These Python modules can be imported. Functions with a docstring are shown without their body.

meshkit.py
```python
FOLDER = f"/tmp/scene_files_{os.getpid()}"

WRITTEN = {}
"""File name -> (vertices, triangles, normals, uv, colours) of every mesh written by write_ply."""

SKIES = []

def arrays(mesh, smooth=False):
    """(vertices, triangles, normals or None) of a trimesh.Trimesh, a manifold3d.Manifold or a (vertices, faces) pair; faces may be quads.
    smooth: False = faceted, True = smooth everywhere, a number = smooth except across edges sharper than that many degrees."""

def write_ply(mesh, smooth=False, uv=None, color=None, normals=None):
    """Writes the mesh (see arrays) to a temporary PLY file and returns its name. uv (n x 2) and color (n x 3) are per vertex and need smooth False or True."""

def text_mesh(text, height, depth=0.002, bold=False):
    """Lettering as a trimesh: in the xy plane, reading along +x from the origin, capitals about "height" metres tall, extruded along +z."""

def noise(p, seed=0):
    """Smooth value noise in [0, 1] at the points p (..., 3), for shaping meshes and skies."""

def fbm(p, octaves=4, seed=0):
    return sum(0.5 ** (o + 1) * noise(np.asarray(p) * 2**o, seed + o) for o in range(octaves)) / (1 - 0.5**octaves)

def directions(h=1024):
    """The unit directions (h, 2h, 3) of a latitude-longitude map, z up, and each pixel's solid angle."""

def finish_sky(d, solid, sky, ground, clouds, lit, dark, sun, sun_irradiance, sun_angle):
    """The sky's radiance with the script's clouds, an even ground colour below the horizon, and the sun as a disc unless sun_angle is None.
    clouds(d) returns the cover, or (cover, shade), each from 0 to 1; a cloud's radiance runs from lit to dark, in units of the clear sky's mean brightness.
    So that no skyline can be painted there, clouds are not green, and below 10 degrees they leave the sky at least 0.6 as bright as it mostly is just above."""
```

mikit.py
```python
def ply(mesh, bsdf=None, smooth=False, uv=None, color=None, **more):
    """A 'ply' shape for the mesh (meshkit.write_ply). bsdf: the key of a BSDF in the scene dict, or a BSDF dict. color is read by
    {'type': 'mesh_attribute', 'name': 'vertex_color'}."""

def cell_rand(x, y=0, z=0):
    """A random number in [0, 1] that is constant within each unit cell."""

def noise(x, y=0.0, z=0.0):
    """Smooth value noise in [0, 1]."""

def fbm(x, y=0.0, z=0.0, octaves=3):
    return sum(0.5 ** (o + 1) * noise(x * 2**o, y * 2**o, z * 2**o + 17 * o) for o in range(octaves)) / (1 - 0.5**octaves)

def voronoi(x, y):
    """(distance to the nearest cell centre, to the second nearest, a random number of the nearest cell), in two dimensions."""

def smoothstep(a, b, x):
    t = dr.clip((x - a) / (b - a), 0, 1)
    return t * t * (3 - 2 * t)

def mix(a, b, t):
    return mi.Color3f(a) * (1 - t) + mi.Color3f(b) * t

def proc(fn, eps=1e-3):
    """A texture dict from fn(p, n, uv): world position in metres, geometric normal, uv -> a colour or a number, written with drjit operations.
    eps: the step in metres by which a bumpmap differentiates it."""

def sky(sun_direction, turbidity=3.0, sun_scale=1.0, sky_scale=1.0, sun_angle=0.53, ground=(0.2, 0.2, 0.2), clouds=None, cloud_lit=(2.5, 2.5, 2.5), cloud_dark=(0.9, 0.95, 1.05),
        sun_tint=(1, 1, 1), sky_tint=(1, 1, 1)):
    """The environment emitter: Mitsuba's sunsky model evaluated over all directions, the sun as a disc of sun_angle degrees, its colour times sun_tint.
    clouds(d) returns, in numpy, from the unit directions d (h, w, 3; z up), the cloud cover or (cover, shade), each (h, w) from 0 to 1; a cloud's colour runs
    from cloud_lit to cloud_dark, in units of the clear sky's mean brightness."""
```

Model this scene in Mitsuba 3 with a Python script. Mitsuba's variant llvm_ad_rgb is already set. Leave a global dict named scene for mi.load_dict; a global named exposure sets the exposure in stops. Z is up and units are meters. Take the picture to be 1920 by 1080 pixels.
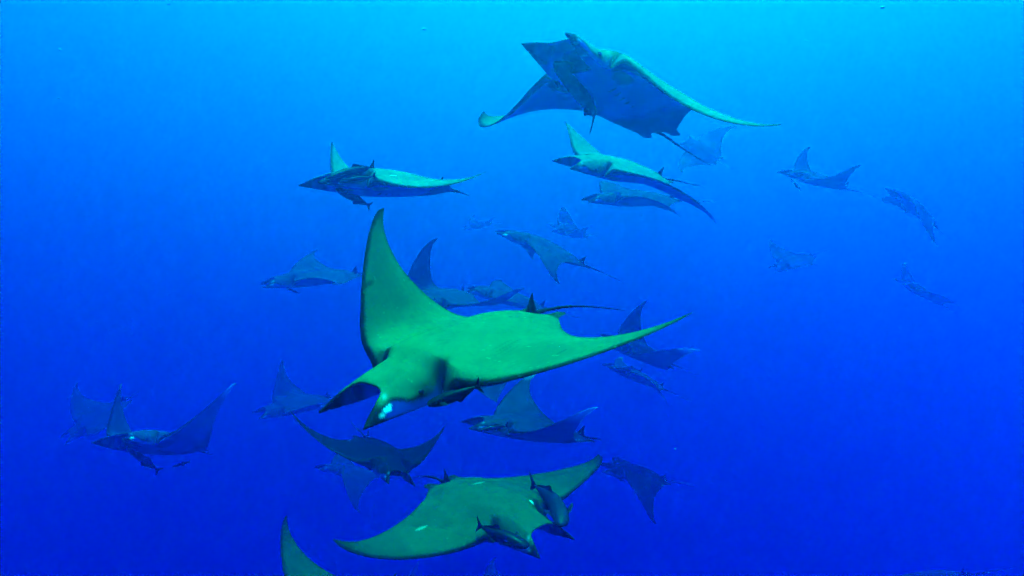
# A school of devil rays in open blue water, some carrying remoras.
import math
import numpy as np
import trimesh
import mitsuba as mi
import mikit
import meshkit
from scipy.interpolate import PchipInterpolator
from scipy.spatial import Delaunay, cKDTree
import shapely
from shapely.geometry import Polygon, LineString

T = mi.ScalarTransform4f
scene, labels = {}, {}

# sea water scatters forward, falling off steeply with the angle, with a weak even floor
COS = np.linspace(-1, 1, 181)
PHASE = ', '.join(f'{v:.6f}' for v in np.exp(-np.arccos(COS) / math.radians(12.5)) + 0.0001)

# ---------------------------------------------------------------- camera, water, light, exposure
PITCH = math.radians(22)
scene['camera'] = {'type': 'perspective', 'fov': 80.0, 'fov_axis': 'x', 'near_clip': 0.05, 'far_clip': 600.0,
                   'to_world': T().look_at(origin=[0, 0, 0], target=[0, math.cos(PITCH), math.sin(PITCH)], up=[0, 0, 1]),
                   'medium': {'type': 'ref', 'id': 'sea_water'}}
scene['sea_water'] = {'type': 'homogeneous', 'albedo': {'type': 'rgb', 'value': [0, 0.225, 0.959]}, 'sigma_t': {'type': 'rgb', 'value': [0.085, 0.115, 0.07]},
                      'phase': {'type': 'tabphase', 'values': PHASE}}
scene['sky'] = mikit.sky([0.14, -0.4, 1], turbidity=3, sun_angle=15, sun_scale=1.4, sky_scale=0.6, sun_tint=(0.003, 12, 1.1), sky_tint=(0.003, 12, 1.1), ground=(0, 0, 0))
exposure = 3.47
# the sea: one closed body of water round the camera and the whole school
scene['water'] = {'type': 'cube', 'to_world': T().translate([0, 30, -9]).scale([85, 85, 31]), 'bsdf': {'type': 'null'},
                  'interior': {'type': 'ref', 'id': 'sea_water'}}
labels['water'] = {'label': 'clear deep blue open sea water, pale near the surface and dark below', 'category': 'water', 'kind': 'structure'}

# ---------------------------------------------------------------- materials
def relief(p, n, uv):                                       # fine wrinkles and denticles of the skin, in metres
    return 0.0022 * mikit.fbm(p.x * 22, p.y * 22, p.z * 22, 3) + 0.0006 * mikit.noise(p.x * 150, p.y * 150, p.z * 150)

def coat(rough, clear, spec):
    return {'type': 'twosided', 'skin': {'type': 'bumpmap', 'scale': 1.0, 'relief': mikit.proc(relief, 2e-3), 'skin': {'type': 'principled', 'base_color': {'type': 'mesh_attribute', 'name': 'vertex_color'},
            'roughness': rough, 'specular': spec, 'clearcoat': clear, 'clearcoat_gloss': 0.8}}}
scene['ray_skin'] = coat(0.5, 0.0, 0.03)
scene['fish_skin'] = coat(0.4, 0.06, 0.05)
scene['eye_skin'] = {'type': 'twosided', 'skin': {'type': 'principled', 'base_color': {'type': 'rgb', 'value': [0.01, 0.012, 0.014]}, 'roughness': 0.2, 'specular': 0.35}}
scene['plankton_skin'] = {'type': 'twosided', 'skin': {'type': 'principled', 'base_color': {'type': 'rgb', 'value': [0.7, 0.9, 0.85]}, 'roughness': 0.4}}

def sstep(a, b, x):
    t = np.clip((x - a) / (b - a), 0, 1)
    return t * t * (3 - 2 * t)

def spl(pairs):
    P = np.array(pairs, float)
    f = PchipInterpolator(P[:, 0], P[:, 1])
    return lambda q: f(np.clip(q, P[0, 0], P[-1, 0]))
# ---- rest shape of a devil ray, half span 1: x to its right, y forward, z up
LEAD=np.array([(0.198, 0.285), (0.212, 0.297), (0.235, 0.3), (0.3, 0.287), (0.36, 0.281), (0.45, 0.258), (0.56, 0.211), (0.68, 0.147), (0.79, 0.07), (0.88, -0.011), (0.945, -0.091), (0.985, -0.164), (1.0, -0.226)])
TRAIL=np.array([(1.0, -0.226), (0.975, -0.202), (0.935, -0.169), (0.88, -0.143), (0.81, -0.133), (0.72, -0.142), (0.62, -0.172), (0.51, -0.225), (0.4, -0.3), (0.3, -0.384), (0.22, -0.468), (0.165, -0.53)])
PELV=np.array([(0.165, -0.53), (0.15, -0.552), (0.148, -0.6), (0.125, -0.631), (0.085, -0.627), (0.062, -0.583), (0.045, -0.565), (0.0, -0.561)])
HEAD=np.array([(0,.488),(.05,.490),(.085,.500),(.105,.520),(.118,.550),(.130,.585),(.140,.618),(.149,.640),(.156,.648),(.162,.640),(.167,.600),(.173,.550),(.180,.48),(.187,.41),(.198,.355),(.203,.315),(.198,.285)])
def dens(P,step):
    # centripetal-ish smooth resample of a polyline
    d=np.r_[0,np.cumsum(np.linalg.norm(np.diff(P,axis=0),axis=1))]
    t=np.linspace(0,d[-1],max(3,int(np.ceil(d[-1]/step))+1))
    return np.stack([PchipInterpolator(d,P[:,k])(t) for k in range(2)],1)
X0=.13
def bend(p,pose):
    """p (n,3) rest -> posed (n,3). pose: dict with R=(a1,a2,tw,sw) L=..., tail=(up,side)"""
    p=np.asarray(p,float); out=p.copy()
    for sgn,key in ((1,'R'),(-1,'L')):
        a1,a2,tw,sw=pose[key]
        m=(p[:,0]*sgn)>X0
        if not m.any(): continue
        x=p[m,0]*sgn; y=p[m,1]; z=p[m,2]
        s=(x-X0)/(1-X0)
        N=200; ss=np.linspace(0,1.02,N+1)
        u=np.clip(ss/.45,0,1); ph=a1*u*u*(3-2*u)+a2*ss**2.2
        ds=ss[1]-ss[0]
        cx=np.r_[0,np.cumsum((np.cos(ph[1:])+np.cos(ph[:-1]))/2*ds)]; cz=np.r_[0,np.cumsum((np.sin(ph[1:])+np.sin(ph[:-1]))/2*ds)]
        phi=np.interp(s,ss,ph); X=np.interp(s,ss,cx)*(1-X0); Z=np.interp(s,ss,cz)*(1-X0)
        # twist about the spanwise axis, pivot on mid-chord
        t=tw*s**1.3*np.clip(s/.25,0,1); yc=.05-.30*s*s
        dy=(y-yc); y2=yc+dy*np.cos(t)-z*np.sin(t); z2=dy*np.sin(t)+z*np.cos(t)
        y2=y2-sw*s**2
        out[m,0]=sgn*(X0+X-z2*np.sin(phi)); out[m,2]=Z+z2*np.cos(phi); out[m,1]=y2
    tb=p[:,1]<-.57
    if 'tail' in pose and tb.any() :
        up,side=pose['tail']
        q=np.abs(p[:,0])<.04
        m=tb&q
        t=(-.57-p[m,1])
        out[m,2]=p[m,2]+up*t*(.4+t); out[m,0]=p[m,0]+side*t*(.4+t)
    return out
def rot(yaw,pit,rol):
    cy,sy=np.cos(yaw),np.sin(yaw); cp,sp=np.cos(pit),np.sin(pit); cr,sr=np.cos(rol),np.sin(rol)
    Rz=np.array([[cy,-sy,0],[sy,cy,0],[0,0,1]]); Rx=np.array([[1,0,0],[0,cp,-sp],[0,sp,cp]]); Ry=np.array([[cr,0,sr],[0,1,0],[-sr,0,cr]])
    return Rz@Rx@Ry

# ---------------------------------------------------------------- the rest shape of a ray: sheets above and below one outline
OUT_R = np.vstack([dens(HEAD, .008), dens(np.vstack([HEAD[-1], LEAD[1:]]), .011)[1:], dens(TRAIL, .011)[1:], dens(PELV, .011)[1:]])
TOPZ = spl([(-.565, .014), (-.45, .036), (-.25, .072), (0, .098), (.18, .098), (.30, .086), (.40, .068), (.49, .048), (.57, .012), (.62, -.018), (.65, -.038)])
BOTZ = spl([(-.565, -.012), (-.42, -.032), (-.15, -.062), (.12, -.078), (.34, -.070), (.42, -.066), (.50, -.058), (.56, -.053), (.60, -.050), (.64, -.047), (.65, -.043)])

XIN = spl([(-.7, .080), (.30, .080), (.42, .090), (.50, .097), (.52, .107), (.55, .119), (.585, .131), (.618, .141), (.64, .149), (.65, .154)])
XOUT = spl([(-.7, .198), (.285, .198), (.315, .203), (.355, .198), (.41, .187), (.48, .180), (.55, .173), (.60, .167), (.64, .162), (.648, .158)])

def rest_mesh(step, fine):
    """(vertices, triangles, top flag, distance to the outline) of the unposed body, half span 1."""
    half = OUT_R
    outline = np.vstack([half, half[::-1][1:-1] * [-1, 1]])
    poly = Polygon(outline)
    rng = np.random.default_rng(5)
    pts, sp = [outline], [np.full(len(outline), .6 * fine)]
    for d in (.0007, .0018, .0036, .008, .016):
        g = poly.buffer(-d)
        for ring in ([g.exterior] if g.geom_type == 'Polygon' else [q.exterior for q in g.geoms]):
            n = max(8, int(ring.length / (.012 if fine > .008 else .008)))
            pts.append(np.array([ring.interpolate(k / n, normalized=True).coords[0] for k in range(n)]))
            sp.append(np.full(n, .006))
    ring_pts = np.vstack(pts)
    for st, inside in ((step, False), (fine, True)):
        xs, ys = np.arange(-1, 1.001, st), np.arange(-.66, .67, st * .87)
        gx, gy = np.meshgrid(xs, ys)
        gx = gx + (np.arange(len(ys)) % 2)[:, None] * st / 2
        q = np.c_[gx.ravel(), gy.ravel()] + rng.normal(0, st * .03, (gx.size, 2))
        headish = (q[:, 1] > .14) & (np.abs(q[:, 0]) < .27)
        q = q[headish == inside]
        q = q[shapely.contains_xy(poly.buffer(-.02), q[:, 0], q[:, 1])]
        dist, _ = cKDTree(ring_pts).query(q)
        pts.append(q[dist > .40 * st])
    P = np.vstack(pts)
    tri = Delaunay(P).simplices
    c = P[tri].mean(1)
    tri = tri[shapely.contains_xy(poly, c[:, 0], c[:, 1])]
    a = np.cross(P[tri[:, 1]] - P[tri[:, 0]], P[tri[:, 2]] - P[tri[:, 0]])
    tri = tri[np.abs(a) > 1e-9]
    a = a[np.abs(a) > 1e-9]
    tri = np.where((a > 0)[:, None], tri, tri[:, ::-1])
    nb, n = len(outline), len(P)
    x, y = P[:, 0], P[:, 1]
    xa = np.abs(x)
    lead = LineString(np.vstack([HEAD, LEAD[1:]]))
    trail = LineString(np.vstack([TRAIL, PELV[1:]]))
    Q = shapely.points(xa, y)
    dl, dt = shapely.distance(Q, lead), shapely.distance(Q, trail)
    rnd = lambda d, w: np.sqrt(np.clip(1 - (1 - np.clip(d / w, 0, 1)) ** 2, 0, 1))
    head = sstep(.24, .33, y) * sstep(.30, .22, xa)
    e_wing = rnd(dl, .05) * np.clip(dt / .14, 0, 1) ** .75
    e_head = rnd(dl, .012)
    e = e_wing * (1 - head) + e_head * head
    ramp = np.clip(1 - .82 * xa, .1, 1)
    bt = 1 / (1 + (xa / .25) ** 3.6)
    bb = 1 / (1 + (xa / .24) ** 3.6) * (1 - head) + (1 - .12 * (xa / .19) ** 2) * head
    tz, bz = TOPZ(y), BOTZ(y)
    # across the head and the horns: c runs from the ridge (0) to the outer lower edge (1)
    c = np.clip((xa - XIN(y)) / np.maximum(XOUT(y) - XIN(y), .01), 0, 1)
    low = bz + .020
    zt_head = tz + .006 * (1 - np.clip(xa / .09, 0, 1) ** 2) + (low - tz) * c ** 1.7
    zt = .022 * ramp * (1 - head) + tz * bt * (1 - head) + zt_head * head
    zb = -.010 * ramp * (1 - head) + bz * bb
    # the open mouth: a thin roof between the two upright horns, the lower jaw set back
    inner = sstep(.34, .10, c) * sstep(.128, .116, xa * sstep(.56, .48, y))
    scoop = inner * sstep(.345, .372, y)
    zb = zb * (1 - scoop) + (zt - .016) * scoop
    zm = head * np.where(c > .5, low - .008, zt - .008)
    # furrow behind the eye where the wing joins the head
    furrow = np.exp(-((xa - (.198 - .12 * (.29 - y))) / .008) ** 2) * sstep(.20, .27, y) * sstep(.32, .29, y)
    hump = .006 * np.exp(-(xa / .03) ** 2) * sstep(-.6, -.3, y) * sstep(.3, .0, y)
    top = zm + (zt - zm) * e + (hump - .010 * furrow) * e
    bot = zm + (zb - zm) * e
    top[:nb] = bot[:nb] = zm[:nb]
    remap = np.r_[np.arange(nb), np.arange(nb, n) + (n - nb)]
    V = np.vstack([np.c_[P, top], np.c_[P[nb:], bot[nb:]]])
    F = np.vstack([tri, remap[tri][:, ::-1]])
    up = np.r_[np.ones(n), np.zeros(n - nb)]
    pick = np.r_[np.arange(n), np.arange(nb, n)]
    info = dict(up=up, dl=dl[pick], dt=dt[pick], furrow=furrow[pick], scoop=scoop[pick], head=head[pick], c=c[pick], rim=np.r_[np.ones(nb), np.zeros(len(V) - nb)] > 0)
    return V, F, info

REST = {'near': rest_mesh(.0105, .0065), 'mid': rest_mesh(.017, .010), 'far': rest_mesh(.030, .016)}

def blotch(V, f, seed, oct=4):
    return meshkit.fbm(np.c_[V[:, 0] * f, V[:, 1] * f, np.full(len(V), seed * 3.7)], oct, seed)

def stroke(V, a, b, w):
    """1 on a short slash from a to b (rest x, y), 0 away from it."""
    a, b = np.array(a, float), np.array(b, float)
    d = b - a
    t = np.clip(((V[:, :2] - a) @ d) / (d @ d), 0, 1)
    return np.exp(-(np.linalg.norm(V[:, :2] - a - t[:, None] * d, axis=1) / (w * (.35 + .65 * np.sin(np.pi * np.clip(t, .05, .95))))) ** 4)

BACKS = {'olive': (.06, .082, .036), 'grey': (.036, .020, .050), 'pale': (.07, .105, .095), 'slate': (.009, .004, .009), 'dusk': (.030, .016, .030)}  # skin copies per ray: flash-lit near tints and dim far tones put in

BELLY = {'olive': (.62, .55, .75), 'grey': (.34, .22, .38), 'pale': (.80, .27, .97), 'slate': (.25, .18, .25), 'dusk': (.20, .10, .16)}  # bellies likewise, darkened on far rays so they read as silhouettes

def ray_colour(V, info, seed, tone, pale_tip, marks, back, glint):
    """Skin colours of the animal per vertex: olive back with darker borders, pale belly with grey patches, plus painted shade and glints."""
    x, y, xa = V[:, 0], V[:, 1], np.abs(V[:, 0])
    n1, n2, n3 = blotch(V, 5, seed), blotch(V, 22, seed + 1), blotch(V, 75, seed + 2, 3)
    m = lambda a, b, t: a * (1 - t[:, None]) + np.array(b) * t[:, None]
    up = np.array(BACKS[back]) * tone  # tone: dimmer light on the lower rays put into the colour
    C = np.ones((len(V), 3)) * up * (.58 + .52 * n1 + .26 * n2 + .24 * n3)[:, None]  # mottled skin; the broad blotches also stand in for uneven flash light
    C = m(C, up * [.55, .62, .8], .55 * sstep(.55, .75, n1 + .25 * n3))
    C = m(C, up * .25, .8 * sstep(.80, 1.0, xa + .1 * (n2 - .5)) * (1 - pale_tip))
    C = m(C, up * .08, .95 * sstep(.020, .009, info['dl'] + .006 * (n2 - .5)) * sstep(.2, .26, xa))
    C = m(C, up * .35, .55 * sstep(.030, .004, info['dt']))
    C = m(C, up * .45, .4 * sstep(-.44, -.54, y) * sstep(.2, .1, xa))
    C = m(C, up * .12, .85 * sstep(-.505, -.545, y + .02 * (n2 - .5)) * sstep(.19, .14, xa))
    C = m(C, up * .2, .75 * np.clip(info['furrow'] * 1.2, 0, 1))  # shade inside the furrow painted into the skin
    C = m(C, up * 1.9, .55 * sstep(.74, .80, n3) * sstep(.45, .6, n2))
    for a, b, w, k in marks:                                 # scars and pale spots: k < 0 dark, k > 0 pale, by strength
        C = m(C, (.01, .03, .02) if k < 0 else (.5, .75, .6), abs(k) * stroke(V, a, b, w) * sstep(.2, .5, n3 + .35))
    plain = .75 if back == 'dusk' else .0
    C = C * (1 - plain) + plain * up
    # belly
    stripe = {'dusk': 0.0, 'grey': .35, 'slate': .35}.get(back, .85)
    D = np.ones((len(V), 3)) * np.array(BELLY[back]) * (.86 + .2 * n1 + .08 * n2)[:, None]
    grey = np.array([.10, .13, .17])
    D = m(D, (.012, .018, .022), stripe * sstep(.034, .018, info['dl'] + .012 * (n2 - .5)) * sstep(.19, .24, xa) * sstep(1.0, .8, xa))
    D = m(D, grey, .8 * sstep(-.16, -.30, y + .12 * (n1 - .5) + .05 * (n2 - .5)))
    D = m(D, grey, .85 * sstep(.075, .045, np.hypot(xa - .235, (y - .205) * .8) + .03 * (n1 - .5)))
    D = D * (1 - plain) + plain * np.array(BELLY[back])
    for k in range(5 if back != 'dusk' else 0):
        yy = .13 - .055 * k
        D = m(D, (.02, .03, .04), .85 * stroke(np.c_[xa, y], (.085 + .004 * k, yy), (.155 - .006 * k, yy + .012), .008))
    D = m(D, grey * 1.3, .4 * info['scoop'])
    D = m(D, (.01, .012, .016), np.clip(1.4 * np.exp(-((y - .352) / .014) ** 2), 0, 1) * sstep(.13, .10, xa))
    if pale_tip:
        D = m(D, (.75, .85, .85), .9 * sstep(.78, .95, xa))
        C = m(C, (.45, .55, .55), .3 * sstep(.88, .98, xa))  # glint on the upper side of the tips painted as pale colour
    side = info['up'].copy()
    c = info['c'] + .06 * (n2 - .5)
    horn = sstep(.40, .47, y) * sstep(.085, .105, xa)
    flank = sstep(.25, .29, y) * sstep(.06, .08, xa) * sstep(.212, .200, xa - .25 * np.clip(y - .30, 0, 1))         # sloping side of the head and horns: shade painted deep blue low on it
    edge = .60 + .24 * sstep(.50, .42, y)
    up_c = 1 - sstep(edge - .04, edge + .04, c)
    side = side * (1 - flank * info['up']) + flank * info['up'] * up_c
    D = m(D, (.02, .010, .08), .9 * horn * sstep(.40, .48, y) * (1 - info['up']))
    D = m(D, (.010, .002, .150), .98 * sstep(.19, .23, y) * sstep(.06, .08, xa) * sstep(.22, .205, xa) * info['up'])  # belly here coloured deep blue, as if in shade
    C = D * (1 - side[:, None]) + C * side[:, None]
    C = m(C, (.002, .003, .005), .95 * np.exp(-((c - edge) / .075) ** 2) * flank * info['up'] * sstep(.30, .36, y))
    C = m(C, (.006, .012, .008), .9 * np.exp(-((y - .275) / .045) ** 2) * sstep(.140, .185, xa) * sstep(.225, .208, xa) * info['up'])  # shade at the notch of head and wing painted dark
    C = m(C, (.004, .006, .008), .75 * np.exp(-((y - .350) / .045) ** 2 - ((c - .74) / .16) ** 2) * info['up'])
    C = m(C, (.002, .003, .006), .97 * sstep(.532, .572, y + .03 * (n2 - .5)) * horn)
    C = m(C, (.85, .95, .98), glint * sstep(.25, .85, 1.15 * np.exp(-((y - .538 - .04 * (c - .76)) / .030) ** 2 - ((c - .76 - 1.5 * (y - .538)) / .085) ** 2) + .22 * (n3 - .5)) * info['up'] * horn)  # bright highlight on the horn, painted into the vertex colour
    C = m(C, (.20, .30, .35), .5 * np.exp(-((y - .512) / .012) ** 2 - ((c - .32) / .12) ** 2) * info['up'])  # smaller glint near the horn base, painted too
    C = m(C, up * .10, .9 * info['rim'] * sstep(.40, .46, y))
    return np.clip(C, .004, .95)

def sheet(outline, thick, step=.02):
    """A lens-shaped fin over a flat outline: (vertices, triangles) with the outline in x, y and the thickness in z."""
    poly = Polygon(outline)
    ring = poly.exterior
    n = max(16, int(ring.length / step))
    B = np.array([ring.interpolate(k / n, normalized=True).coords[0] for k in range(n)])
    x0, y0, x1, y1 = poly.bounds
    gx, gy = np.meshgrid(np.arange(x0, x1, step), np.arange(y0, y1, step))
    q = np.c_[gx.ravel(), gy.ravel()]
    q = q[shapely.contains_xy(poly.buffer(-.4 * step), q[:, 0], q[:, 1])]
    P = np.vstack([B, q])
    tri = Delaunay(P).simplices
    c = P[tri].mean(1)
    tri = tri[shapely.contains_xy(poly, c[:, 0], c[:, 1])]
    a = np.cross(P[tri[:, 1]] - P[tri[:, 0]], P[tri[:, 2]] - P[tri[:, 0]])
    tri = np.where((a > 0)[:, None], tri, tri[:, ::-1])
    d = shapely.distance(shapely.points(P[:, 0], P[:, 1]), ring)
    z = thick * np.sqrt(np.clip(d / max(d.max(), 1e-6), 0, 1)) + 1e-4
    m = len(P)
    return np.vstack([np.c_[P, z], np.c_[P, -z]]), np.vstack([tri, tri[:, ::-1] + m, *[[[k, m + k, (k + 1) % n], [(k + 1) % n, m + k, m + (k + 1) % n]] for k in range(n)]])

def tube(path, rad, sides=10):
    path = np.asarray(path, float)
    t = np.gradient(path, axis=0)
    t /= np.linalg.norm(t, axis=1, keepdims=True)
    a = np.cross(t, [1, .02, .01]); a /= np.linalg.norm(a, axis=1, keepdims=True)
    b = np.cross(t, a)
    ang = np.arange(sides) * 2 * np.pi / sides
    V = (path[:, None] + np.asarray(rad)[:, None, None] * (np.cos(ang)[None, :, None] * a[:, None] + np.sin(ang)[None, :, None] * b[:, None])).reshape(-1, 3)
    i, j = np.meshgrid(np.arange(len(path) - 1), np.arange(sides), indexing='ij')
    f = lambda p, q: (p * sides + q % sides).ravel()
    F = np.vstack([np.c_[f(i, j), f(i, j + 1), f(i + 1, j + 1)], np.c_[f(i, j), f(i + 1, j + 1), f(i + 1, j)]])
    caps = []
    for base, c in ((0, path[0]), ((len(path) - 1) * sides, path[-1])):
        V = np.vstack([V, c]); k = len(V) - 1
        caps += [[k, base + q, base + (q + 1) % sides] if base else [k, base + (q + 1) % sides, base + q] for q in range(sides)]
    return V, np.vstack([F, caps])

fv, ff = sheet([(-.455, .020), (-.490, .062), (-.520, .100), (-.543, .124), (-.549, .120), (-.546, .085), (-.552, .050), (-.562, .018), (-.562, .0), (-.455, .010)], .008, .009)
FIN = (np.c_[fv[:, 2], fv[:, 0], fv[:, 1]], ff)
ty = np.linspace(-.555, -1.16, 60)
trng = np.random.default_rng(3)
TAIL = tube(np.c_[.002 * np.sin(ty * 21), ty, .008 - .004 * np.sin((ty + .55) * 9)], np.interp(ty, [-1.16, -.9, -.62, -.555], [.0018, .0045, .009, .016]) * (1 + .45 * (trng.random(60) > .84)), 9)
eye = trimesh.creation.icosphere(2, .014)

def add(key, V, F, bsdf, col):
    col = np.broadcast_to(col, V.shape) if col is not None else None
    scene[key] = mikit.ply((V, F), bsdf, smooth=True, color=col)

def number(name):
    if name not in taken:
        taken[name] = 0
        return name
    taken[name] += 1
    return f'{name}_{taken[name]:03d}'
taken = {}

HOST = {}
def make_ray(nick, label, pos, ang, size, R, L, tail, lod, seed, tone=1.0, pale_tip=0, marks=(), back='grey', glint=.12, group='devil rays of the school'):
    key = number('devil_ray')
    V, F, info = REST[lod]
    pose, M, pos = dict(R=R, L=L, tail=tail), rot(*ang), np.array(pos)
    out = lambda P: bend(P, pose) * size @ M.T + pos
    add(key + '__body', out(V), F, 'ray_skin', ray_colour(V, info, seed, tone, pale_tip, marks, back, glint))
    dark = np.array([.007, .009, .009]) * (.4 + .6 * tone)
    add(key + '__dorsal_fin', out(FIN[0]), FIN[1], 'ray_skin', dark * (.7 + .6 * blotch(FIN[0][:, [1, 2, 0]], 30, seed))[:, None])
    add(key + '__tail', out(TAIL[0]), TAIL[1], 'ray_skin', dark * 1.1)
    for s, name in ((1, 'eye'), (-1, 'eye_001')):
        add(f'{key}__{name}', out(eye.vertices * [.42, 1.0, .8] + [s * .178, .375, .000]), eye.faces, 'eye_skin', None)
    labels[key] = {'label': label, 'category': 'devil ray', 'group': group}
    HOST[nick] = out

# ---------------------------------------------------------------- the school
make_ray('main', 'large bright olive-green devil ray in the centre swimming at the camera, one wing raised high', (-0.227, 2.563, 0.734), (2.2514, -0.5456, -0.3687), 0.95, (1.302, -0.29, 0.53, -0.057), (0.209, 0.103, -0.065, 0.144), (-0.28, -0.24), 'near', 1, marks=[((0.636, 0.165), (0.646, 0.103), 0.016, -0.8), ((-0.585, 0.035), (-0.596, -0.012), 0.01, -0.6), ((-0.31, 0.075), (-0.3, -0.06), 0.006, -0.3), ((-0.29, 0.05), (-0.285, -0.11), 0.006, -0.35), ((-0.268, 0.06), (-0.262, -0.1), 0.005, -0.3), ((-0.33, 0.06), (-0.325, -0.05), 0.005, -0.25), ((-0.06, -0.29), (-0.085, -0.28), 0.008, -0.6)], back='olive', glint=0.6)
make_ray('top', 'devil ray at the top seen from below, pale belly with a dark remora on it', (0.9, 4.462, 3.726), (2.416, -0.0179, -0.3763), 1.5, (-0.531, 1.059, -1.232, -0.368), (-0.619, 0.956, -0.684, 0.027), (0.013, -0.204), 'near', 2, back='pale')
make_ray('bottom', 'dark green devil ray at the bottom with two remoras riding on its back', (-0.158, 4.813, 0.185), (-2.3314, -0.3572, 0.3746), 1.05, (-0.026, 0.112, -0.584, 0.171), (0.178, 0.133, 0.069, -0.395), (-0.335, -0.208), 'near', 3, tone=0.55, marks=[((-0.135, 0.262), (-0.159, 0.269), 0.012, 0.5), ((-0.01, -0.2), (-0.1, -0.19), 0.022, 0.1), ((0.57, -0.045), (0.5, -0.046), 0.014, 0.14), ((-0.06, -0.05), (-0.2, 0.02), 0.01, -0.4)], back='olive')
make_ray('left_upper', 'turquoise-backed devil ray at upper left carrying two remoras on its head and one below', (-1.278, 5.388, 3.3), (2.2748, -0.2898, -0.3356), 1.3, (0.693, -0.356, 1.11, -0.216), (-0.144, 0.554, -0.527, -0.047), (0.033, 0.659), 'near', 4, marks=[((-0.29, 0.1), (-0.3, 0.15), 0.008, 0.5)], back='pale')
make_ray('pair_upper', 'turquoise-backed devil ray directly beneath the topmost ray, near wing drooping steeply down', (1.355, 6.701, 4.328), (2.0771, -0.1416, -0.7365), 1.35, (0.602, -0.555, 0.47, -0.295), (0.082, -0.915, 0.81, 0.214), (0.0, 0.0), 'near', 5, back='pale')
make_ray('pair_lower', 'hazy devil ray half hidden under the drooping wing of the ray above', (2.312, 10.163, 5.928), (1.7324, -0.0596, -0.6094), 1.5, (0.472, -0.508, -0.055, -0.264), (0.067, -0.654, 0.865, -0.023), (0.0, 0.0), 'mid', 6)
make_ray('shadowed', 'faint blue silhouette of a ray behind the long tail of the topmost ray', (6.6, 17.936, 12.457), (1.1167, 0.8719, -1.5014), 1.35, (0.071, 0.012, -0.0, 0.093), (0.394, 0.295, 0.009, 0.105), (0.0, 0.0), 'far', 7, back='dusk')
make_ray('right_far', 'devil ray far on the right with both wings raised and a remora below its head', (6.967, 12.021, 7.503), (1.746, 0.1942, -0.6992), 1.35, (0.657, 0.637, 0.701, -0.19), (0.086, 1.569, -0.173, -0.055), (0.0, 0.0), 'mid', 8, back='dusk')
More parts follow.
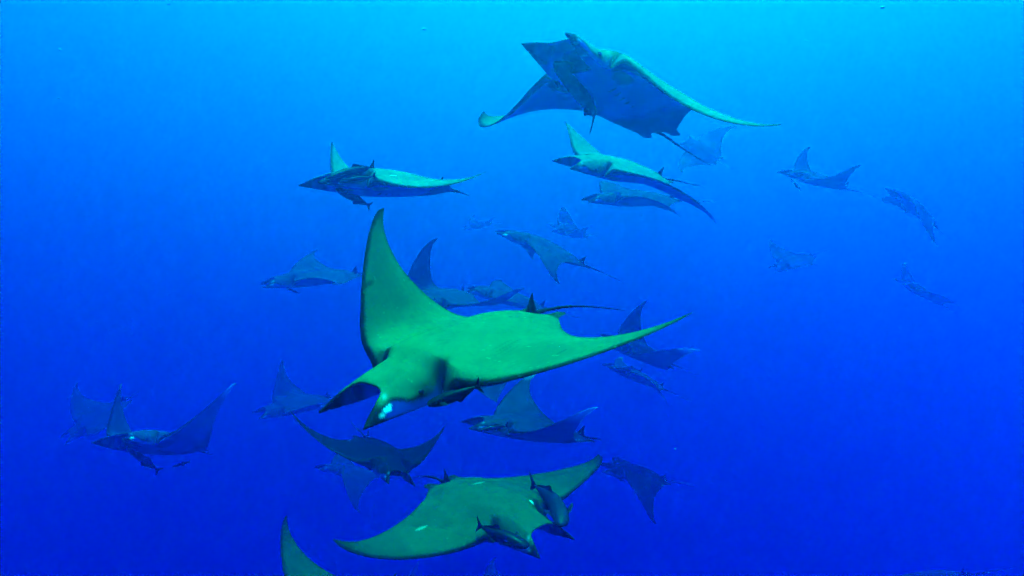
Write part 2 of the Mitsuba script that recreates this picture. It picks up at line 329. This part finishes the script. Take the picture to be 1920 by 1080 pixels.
make_ray('right_dive', 'small hazy devil ray near the right edge tilting nose up with a hanging wing', (10.298, 13.768, 7.803), (2.028, 0.478, -0.7818), 1.3, (-0.036, 0.002, 0.014, -0.127), (-0.615, -0.245, -0.249, 0.176), (0.0, 0.0), 'far', 9, back='dusk')
make_ray('right_faint', 'very faint devil ray in empty blue water on the right, left of the lower one', (10.334, 20.461, 9.294), (1.5863, -0.323, -0.8235), 1.4, (0.525, 0.035, -0.001, -0.193), (0.615, -0.512, 0.157, -0.158), (0.0, 0.0), 'far', 10, back='dusk')
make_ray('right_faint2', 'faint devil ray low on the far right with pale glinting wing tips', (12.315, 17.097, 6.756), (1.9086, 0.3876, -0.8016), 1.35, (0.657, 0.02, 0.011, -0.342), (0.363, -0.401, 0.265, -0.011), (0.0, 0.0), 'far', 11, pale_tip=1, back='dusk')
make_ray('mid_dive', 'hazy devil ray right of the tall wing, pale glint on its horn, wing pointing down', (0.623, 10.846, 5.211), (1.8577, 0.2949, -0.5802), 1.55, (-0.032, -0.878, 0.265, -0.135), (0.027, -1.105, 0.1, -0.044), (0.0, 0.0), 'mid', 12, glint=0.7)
make_ray('mid_behind', 'dim devil ray just above and behind the hazy ray with a glinting horn', (2.361, 22.488, 11.624), (2.0316, -0.032, -1.0668), 1.4, (0.945, -1.348, -0.295, -0.189), (1.096, 0.408, -0.115, 0.04), (0.0, 0.0), 'far', 13, back='dusk')
make_ray('left_mid', 'hazy devil ray left of the tall wing of the central ray, small remora below', (-3.82, 10.88, 4.596), (1.9574, -0.2528, -0.5164), 1.5, (0.375, 0.092, -0.232, -0.008), (0.177, -0.279, 0.595, -0.084), (0.0, 0.0), 'mid', 14)
make_ray('behind_main', 'blue-grey devil ray right behind the central ray with a curved raised wing', (-1.232, 9.922, 3.791), (2.6311, -0.476, -0.344), 1.4, (1.695, 0.093, -0.39, 0.045), (-0.064, 1.052, 0.512, 0.234), (0.0, 0.0), 'mid', 15)
make_ray('behind_fin', 'hazy devil ray peeping out left of the dorsal fin of the central ray', (-0.085, 12.804, 4.917), (1.7509, 0.2183, -0.554), 1.5, (0.253, -0.19, -0.061, -0.32), (0.181, 0.049, -0.015, -0.084), (0.0, 0.0), 'mid', 16)
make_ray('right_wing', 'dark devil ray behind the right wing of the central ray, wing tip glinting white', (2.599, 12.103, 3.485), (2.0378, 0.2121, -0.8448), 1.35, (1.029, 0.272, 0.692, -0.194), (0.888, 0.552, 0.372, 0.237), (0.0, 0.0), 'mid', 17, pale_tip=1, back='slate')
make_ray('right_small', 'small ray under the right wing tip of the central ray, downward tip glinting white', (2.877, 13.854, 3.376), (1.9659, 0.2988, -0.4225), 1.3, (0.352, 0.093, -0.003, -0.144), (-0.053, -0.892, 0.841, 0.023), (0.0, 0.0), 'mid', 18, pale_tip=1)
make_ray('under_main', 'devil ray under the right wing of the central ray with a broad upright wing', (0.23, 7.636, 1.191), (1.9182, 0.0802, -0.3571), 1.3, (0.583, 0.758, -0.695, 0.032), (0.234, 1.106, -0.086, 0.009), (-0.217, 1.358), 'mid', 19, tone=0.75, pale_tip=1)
make_ray('ghost_wing', 'dim devil ray mostly hidden behind the central ray, one wing pointing down beneath it', (-0.578, 10.626, 2.88), (1.9321, -0.1844, -0.4029), 1.6, (-0.008, -0.0, -0.002, 0.001), (-0.807, 0.884, 0.649, -0.358), (0.0, 0.0), 'mid', 20, back='dusk')
make_ray('left_low', 'dim devil ray left of the horns of the central ray, one upright wing', (-5.707, 16.094, 3.167), (2.15, -0.3208, -0.5062), 1.6, (1.314, -1.318, 1.34, -0.157), (0.555, -0.173, 0.15, 0.034), (0.0, 0.0), 'mid', 21, back='dusk')
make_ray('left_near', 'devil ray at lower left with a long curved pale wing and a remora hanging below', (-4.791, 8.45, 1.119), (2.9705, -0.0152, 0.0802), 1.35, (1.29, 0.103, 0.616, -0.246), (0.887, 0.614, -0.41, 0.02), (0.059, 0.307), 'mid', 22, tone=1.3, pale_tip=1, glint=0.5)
make_ray('left_ghost', 'faint devil ray at far left behind the one with the long curved wing', (-11.139, 16.493, 2.888), (2.1651, -0.763, -0.5956), 1.4, (0.519, 0.678, 0.733, -0.064), (0.247, 0.361, 0.019, -0.294), (-1.665, 3.136), 'far', 23, back='dusk')
make_ray('dark_front', 'dark devil ray head-on below the horns of the central ray, both wings curved up', (-1.209, 5.822, 0.665), (-2.4905, -0.4963, -0.0188), 0.8, (0.08, 0.559, -0.185, 0.524), (0.767, 0.139, 0.643, -0.132), (0.0, 0.0), 'mid', 24, back='slate')
make_ray('low_ghost', 'faint ray behind the dark head-on ray, one pointed wing hanging down', (-4.165, 16.374, 1.497), (2.1749, 0.0983, -0.2275), 1.4, (0.514, 0.168, 0.001, -0.054), (-0.745, -0.704, 0.159, -0.112), (0.0, 0.0), 'far', 25, back='dusk')
make_ray('bottom_left', 'devil ray cut off by the bottom edge at left, tall dark wing rising into view', (-1.316, 5.367, -0.47), (2.5591, -0.0915, -0.2596), 1.0, (0.495, 0.433, 0.604, -0.268), (0.482, 1.063, -0.312, -0.297), (0.0, 0.0), 'near', 26, tone=0.4, back='olive')
make_ray('right_low', 'dark blue ray right of the bottom ray, pointed wing hanging straight down', (2.413, 12.458, 1.103), (1.8318, 0.172, -0.5499), 1.15, (-0.18, -0.054, 0.004, -0.096), (-0.213, -1.385, 0.418, 0.011), (0.0, 0.0), 'mid', 27, back='slate')
make_ray('corner', 'devil ray at the bottom right corner showing only its back and fin', (8.863, 14.537, -0.973), (1.1754, -0.1915, -0.3076), 1.5, (-0.316, -0.109, -0.014, -0.064), (0.006, 0.006, 0.008, -0.162), (0.0, 0.0), 'mid', 28)
make_ray('deep_ghost', 'barely visible ray deep below the bottom ray', (-0.365, 21.733, -1.621), (1.9195, -0.0441, -0.1298), 1.5, (0.717, 0.214, 0.001, -0.048), (-0.011, -0.005, 0.001, -0.046), (0.0, 0.0), 'far', 29, back='dusk')
make_ray('faint_speck', 'barely visible tiny ray in the haze above the central ray', (-1.914, 31.696, 16.714), (1.9414, -0.3186, -0.5925), 1.5, (0.389, 0.203, 0.005, 0.078), (0.598, 0.149, -0.0, 0.129), (0.0, 0.0), 'far', 30, back='dusk')

# ---------------------------------------------------------------- remoras
ry = np.array([.50, .495, .48, .45, .40, .33, .24, .12, 0, -.12, -.22, -.30, -.36, -.40])
rw = np.array([.008, .030, .045, .058, .068, .074, .076, .072, .064, .052, .038, .025, .016, .012])
rt = np.array([.006, .014, .022, .032, .044, .055, .062, .064, .060, .050, .038, .026, .018, .015])
rb = np.array([.004, .014, .024, .036, .050, .064, .076, .082, .078, .062, .044, .028, .019, .016])
def remora_body():
    yy = np.r_[.50, .497, np.linspace(.49, -.40, 44)]
    o = np.argsort(ry)
    W, U, B = (PchipInterpolator(ry[o], q[o])(yy) for q in (rw, rt, rb))
    n = 20
    th = np.arange(n) * 2 * np.pi / n
    c, s = np.cos(th), np.sin(th)
    X = W[:, None] * np.sign(c) * np.abs(c) ** .85
    Z = np.where(s > 0, U[:, None] * np.abs(s) ** .9, -B[:, None] * np.abs(s))
    flat = sstep(.16, .22, yy)[:, None]                      # the flat sucker on top of the head
    Z = np.minimum(Z, (U * (1 - .30 * flat[:, 0]))[:, None]) 
    V = np.stack([X, np.broadcast_to(yy[:, None], X.shape), Z], -1).reshape(-1, 3)
    i, j = np.meshgrid(np.arange(len(yy) - 1), np.arange(n), indexing='ij')
    f = lambda p, q: (p * n + q % n).ravel()
    F = np.vstack([np.c_[f(i, j), f(i + 1, j + 1), f(i, j + 1)], np.c_[f(i, j), f(i + 1, j), f(i + 1, j + 1)]])
    V = np.vstack([V, [0, .502, .0], [0, -.402, 0]])
    k, m = len(V) - 2, len(yy) - 1
    F = np.vstack([F, [[k, q, (q + 1) % n] for q in range(n)], [[k + 1, m * n + (q + 1) % n, m * n + q] for q in range(n)]])
    return V, F
RB = remora_body()
up_fin = lambda pts, th: (lambda v, f: (np.c_[v[:, 2], v[:, 0], v[:, 1]], f))(*sheet(pts, th, .014))
RFIN = {'tail_fin': up_fin([(-.375, .014), (-.43, .045), (-.505, .115), (-.500, .075), (-.468, .018), (-.468, -.018), (-.500, -.080), (-.505, -.120), (-.43, -.048), (-.375, -.014)], .007),
        'dorsal_fin': up_fin([(.0, .052), (-.05, .098), (-.09, .100), (-.18, .068), (-.34, .030), (-.36, .012), (-.12, .030)], .005),
        'anal_fin': up_fin([(.0, -.070), (-.05, -.118), (-.09, -.120), (-.18, -.078), (-.34, -.032), (-.36, -.012), (-.12, -.040)], .005)}
pv, pf = sheet([(.29, .0), (.305, .03), (.24, .090), (.16, .110), (.17, .07), (.23, .0)], .004, .012)
RPEC = {s: (np.c_[s * (.062 + pv[:, 1] * .75), pv[:, 0], .005 + pv[:, 2] - .35 * pv[:, 1]], pf) for s in (1, -1)}

def make_remora(label, head, tail, up, curve=0.0, fat=1.0, tone=1.0, coarse=False, seed=0, pale_belly=.35):
    key = number('remora')
    head, tail, up = (np.array(q, float) for q in (head, tail, up))
    y = head - tail
    L = np.linalg.norm(y); y /= L
    x = np.cross(y, up); x /= np.linalg.norm(x)
    z = np.cross(x, y)
    mid = (head + tail) / 2
    def out(P):
        P = P.copy()
        P[:, 0] += curve * (P[:, 1] ** 2 - .12)
        P[:, [0, 2]] *= fat
        return P[:, :1] * x * L + P[:, 1:2] * y * L + P[:, 2:] * z * L + mid
    V = RB[0]
    n = meshkit.fbm(V * 14, 3, seed)
    C = np.array([.008, .008, .018]) * tone * (.7 + .6 * n)[:, None]
    stripe = np.exp(-((V[:, 2] - .004) / .012) ** 2)[:, None]
    C = C * (1 - .5 * stripe) + .5 * stripe * np.array([.004, .005, .008])
    pale = (sstep(-.02, -.06, V[:, 2]) * pale_belly)[:, None]
    C = C * (1 - pale) + pale * np.array([.05, .08, .09]) * tone
    add(key + '__body', out(V), RB[1], 'fish_skin', C)
    for name, (v, f) in RFIN.items():
        add(f'{key}__{name}', out(v), f, 'fish_skin', np.array([.004, .004, .008]) * tone)
    for q, s in enumerate((1, -1)):
        add(f"{key}__pectoral_fin{'_001' if q else ''}", out(RPEC[s][0]), RPEC[s][1], 'fish_skin', np.array([.006, .006, .012]) * tone)
        if not coarse:
            add(f"{key}__eye{'_001' if q else ''}", out(np.array(eye.vertices) * .8 + [s * .054, .40, .006]), eye.faces, 'eye_skin', None)
    labels[key] = {'label': label, 'category': 'remora', 'group': 'remoras riding with the rays'}

def make_speck(label, pos, size, seed):
    key = number('plankton_speck')
    s = trimesh.creation.icosphere(2, 1.0)
    V = np.array(s.vertices)
    V *= (.55 + .9 * meshkit.fbm(V * 1.7 + seed * 5.1, 3, seed))[:, None] * [1.3, .8, .6]
    scene[key] = mikit.ply((V * size + np.array(pos), s.faces), 'plankton_skin', smooth=True)
    labels[key] = {'label': label, 'category': 'plankton', 'group': 'plankton specks drifting in the water'}

make_remora('dark remora clinging along the pale belly of the topmost ray', (0.436, 4.054, 3.693), (0.85, 4.946, 3.775), (0.264, -0.256, 0.93), 0.25, 1.5, 0.3, False, 0, 0.0)
make_remora('dark remora lying on the head of the upper left ray, upper one of two', (-1.672, 4.753, 2.994), (-1.324, 5.042, 3.314), (-0.007, 0.426, -0.905), 0, 1.0, 0.5, False, 1, 0.0)
make_remora('dark remora on the cheek of the upper left ray, lower one of two', (-1.576, 4.771, 2.955), (-1.249, 4.826, 3.068), (-0.007, 0.426, -0.905), 0, 1.0, 0.4, False, 2, 0.0)
make_remora('dark remora hanging beneath the head of the upper left ray', (-1.739, 5.206, 3.157), (-1.412, 5.366, 3.05), (0.007, -0.426, 0.905), 0.15, 1.25, 0.5, False, 3, 0.0)
make_remora('black remora under the near wing of the big central ray', (-0.289, 2.077, 0.41), (-0.107, 2.079, 0.479), (-0.149, -0.585, 0.797), 0, 1.5, 0.4, False, 4, 0.0)
make_remora('grey-blue remora on the far side of the head of the bottom ray', (0.371, 4.422, 0.058), (0.165, 4.949, 0.38), (0.017, 0.489, -0.872), -0.3, 1.25, 1.2, False, 5, 0.0)
make_remora('shiny dark remora above the near horn of the bottom ray', (0.102, 4.235, -0.075), (-0.244, 4.406, 0.064), (0.017, 0.489, -0.872), 0.1, 1.4, 0.7, False, 6, 0.0)
make_remora('dark remora hanging beneath the head of the lower left ray', (-4.94, 7.994, 1.052), (-4.572, 8.243, 0.753), (-0.082, -0.001, 0.997), 0.2, 1.1, 0.5, False, 7, 0.0)
make_remora('small dark fish swimming just below the belly of the lower left ray', (-4.797, 8.931, 0.895), (-4.602, 9.027, 0.964), (-0.082, -0.001, 0.997), 0, 1.2, 1, True, 8, 0.35)
make_remora('dark remora on the cheek of the ray under the central wing', (-0.385, 7.091, 1.1), (-0.043, 7.182, 1.181), (-0.19, 0.303, -0.934), 0, 1.0, 1, True, 9, 0.0)
make_remora('small dark remora on the head of the two-winged ray far right', (6.209, 11.66, 7.469), (6.601, 11.647, 7.433), (-0.258, 0.608, -0.751), 0, 1, 1, True, 10, 0.0)
make_remora('small dark remora hanging below the head of the ray far right', (6.462, 12.159, 7.644), (6.684, 12.218, 7.353), (0.258, -0.608, 0.751), 0, 1, 1, True, 11, 0.35)
make_remora('small dark remora below the head of the hazy left ray', (-4.201, 10.535, 4.257), (-3.98, 10.646, 4.193), (-0.015, -0.539, 0.842), 0, 1, 1, True, 12, 0.35)
make_remora('dark remora along the flank of the small ray under the wing tip', (2.328, 13.337, 3.457), (2.985, 13.691, 3.473), (-0.406, 0.275, -0.872), 0, 1, 1, True, 13, 0.0)
make_remora('tiny remora hanging from the ray tilting nose up at right', (9.938, 13.652, 7.901), (10.072, 13.724, 7.6), (0.604, -0.488, 0.63), 0, 1, 1, True, 14, 0.35)
make_remora('small remora below the head of the dark right-hand ray', (1.961, 12.179, 1.044), (2.153, 12.156, 0.925), (0.276, -0.467, 0.84), 0, 1, 1, True, 15, 0.35)
make_remora('remora tail poking out beside the tall green wing, upper one', (-1.847, 9.625, 3.83), (-1.677, 9.755, 3.991), (-0.083, 0.541, -0.837), 0, 1, 1, True, 16, 0.0)
make_remora('remora tail poking out beside the tall green wing, lower one', (-1.523, 9.506, 3.516), (-1.257, 9.389, 3.604), (-0.083, 0.541, -0.837), 0, 1, 1, True, 17, 0.0)
make_speck('pale plankton speck near the left edge, upper one of two', (-2.841, 2.993, 2.824), 0.009, 0)
make_speck('largest pale plankton speck, near the top edge left of the topmost ray', (-0.658, 3.506, 3.503), 0.015, 1)
make_speck('pale plankton speck near the top, right of the topmost ray', (2.445, 3.936, 3.811), 0.009, 2)
make_speck('pale plankton speck below the two stacked rays', (1.233, 5.144, 2.831), 0.01, 3)
make_speck('tiny plankton speck left of the tall raised wing tip', (-1.712, 4.106, 2.283), 0.006, 4)
make_speck('pale plankton speck near the left edge, lower one of two', (-3.472, 3.788, 3.099), 0.007, 5)
make_speck('plankton speck at the very top edge, towards the left corner', (-2.273, 3.041, 3.254), 0.008, 6)
make_speck('plankton speck at the very top edge, towards the right corner', (2.416, 3.003, 3.185), 0.012, 7)
make_speck('lone plankton speck in the deep blue right of the bottom ray', (1.248, 4.803, 0.608), 0.006, 8)
make_speck('tiny plankton speck at the top just left of the topmost ray', (-0.141, 4.969, 4.928), 0.006, 9)
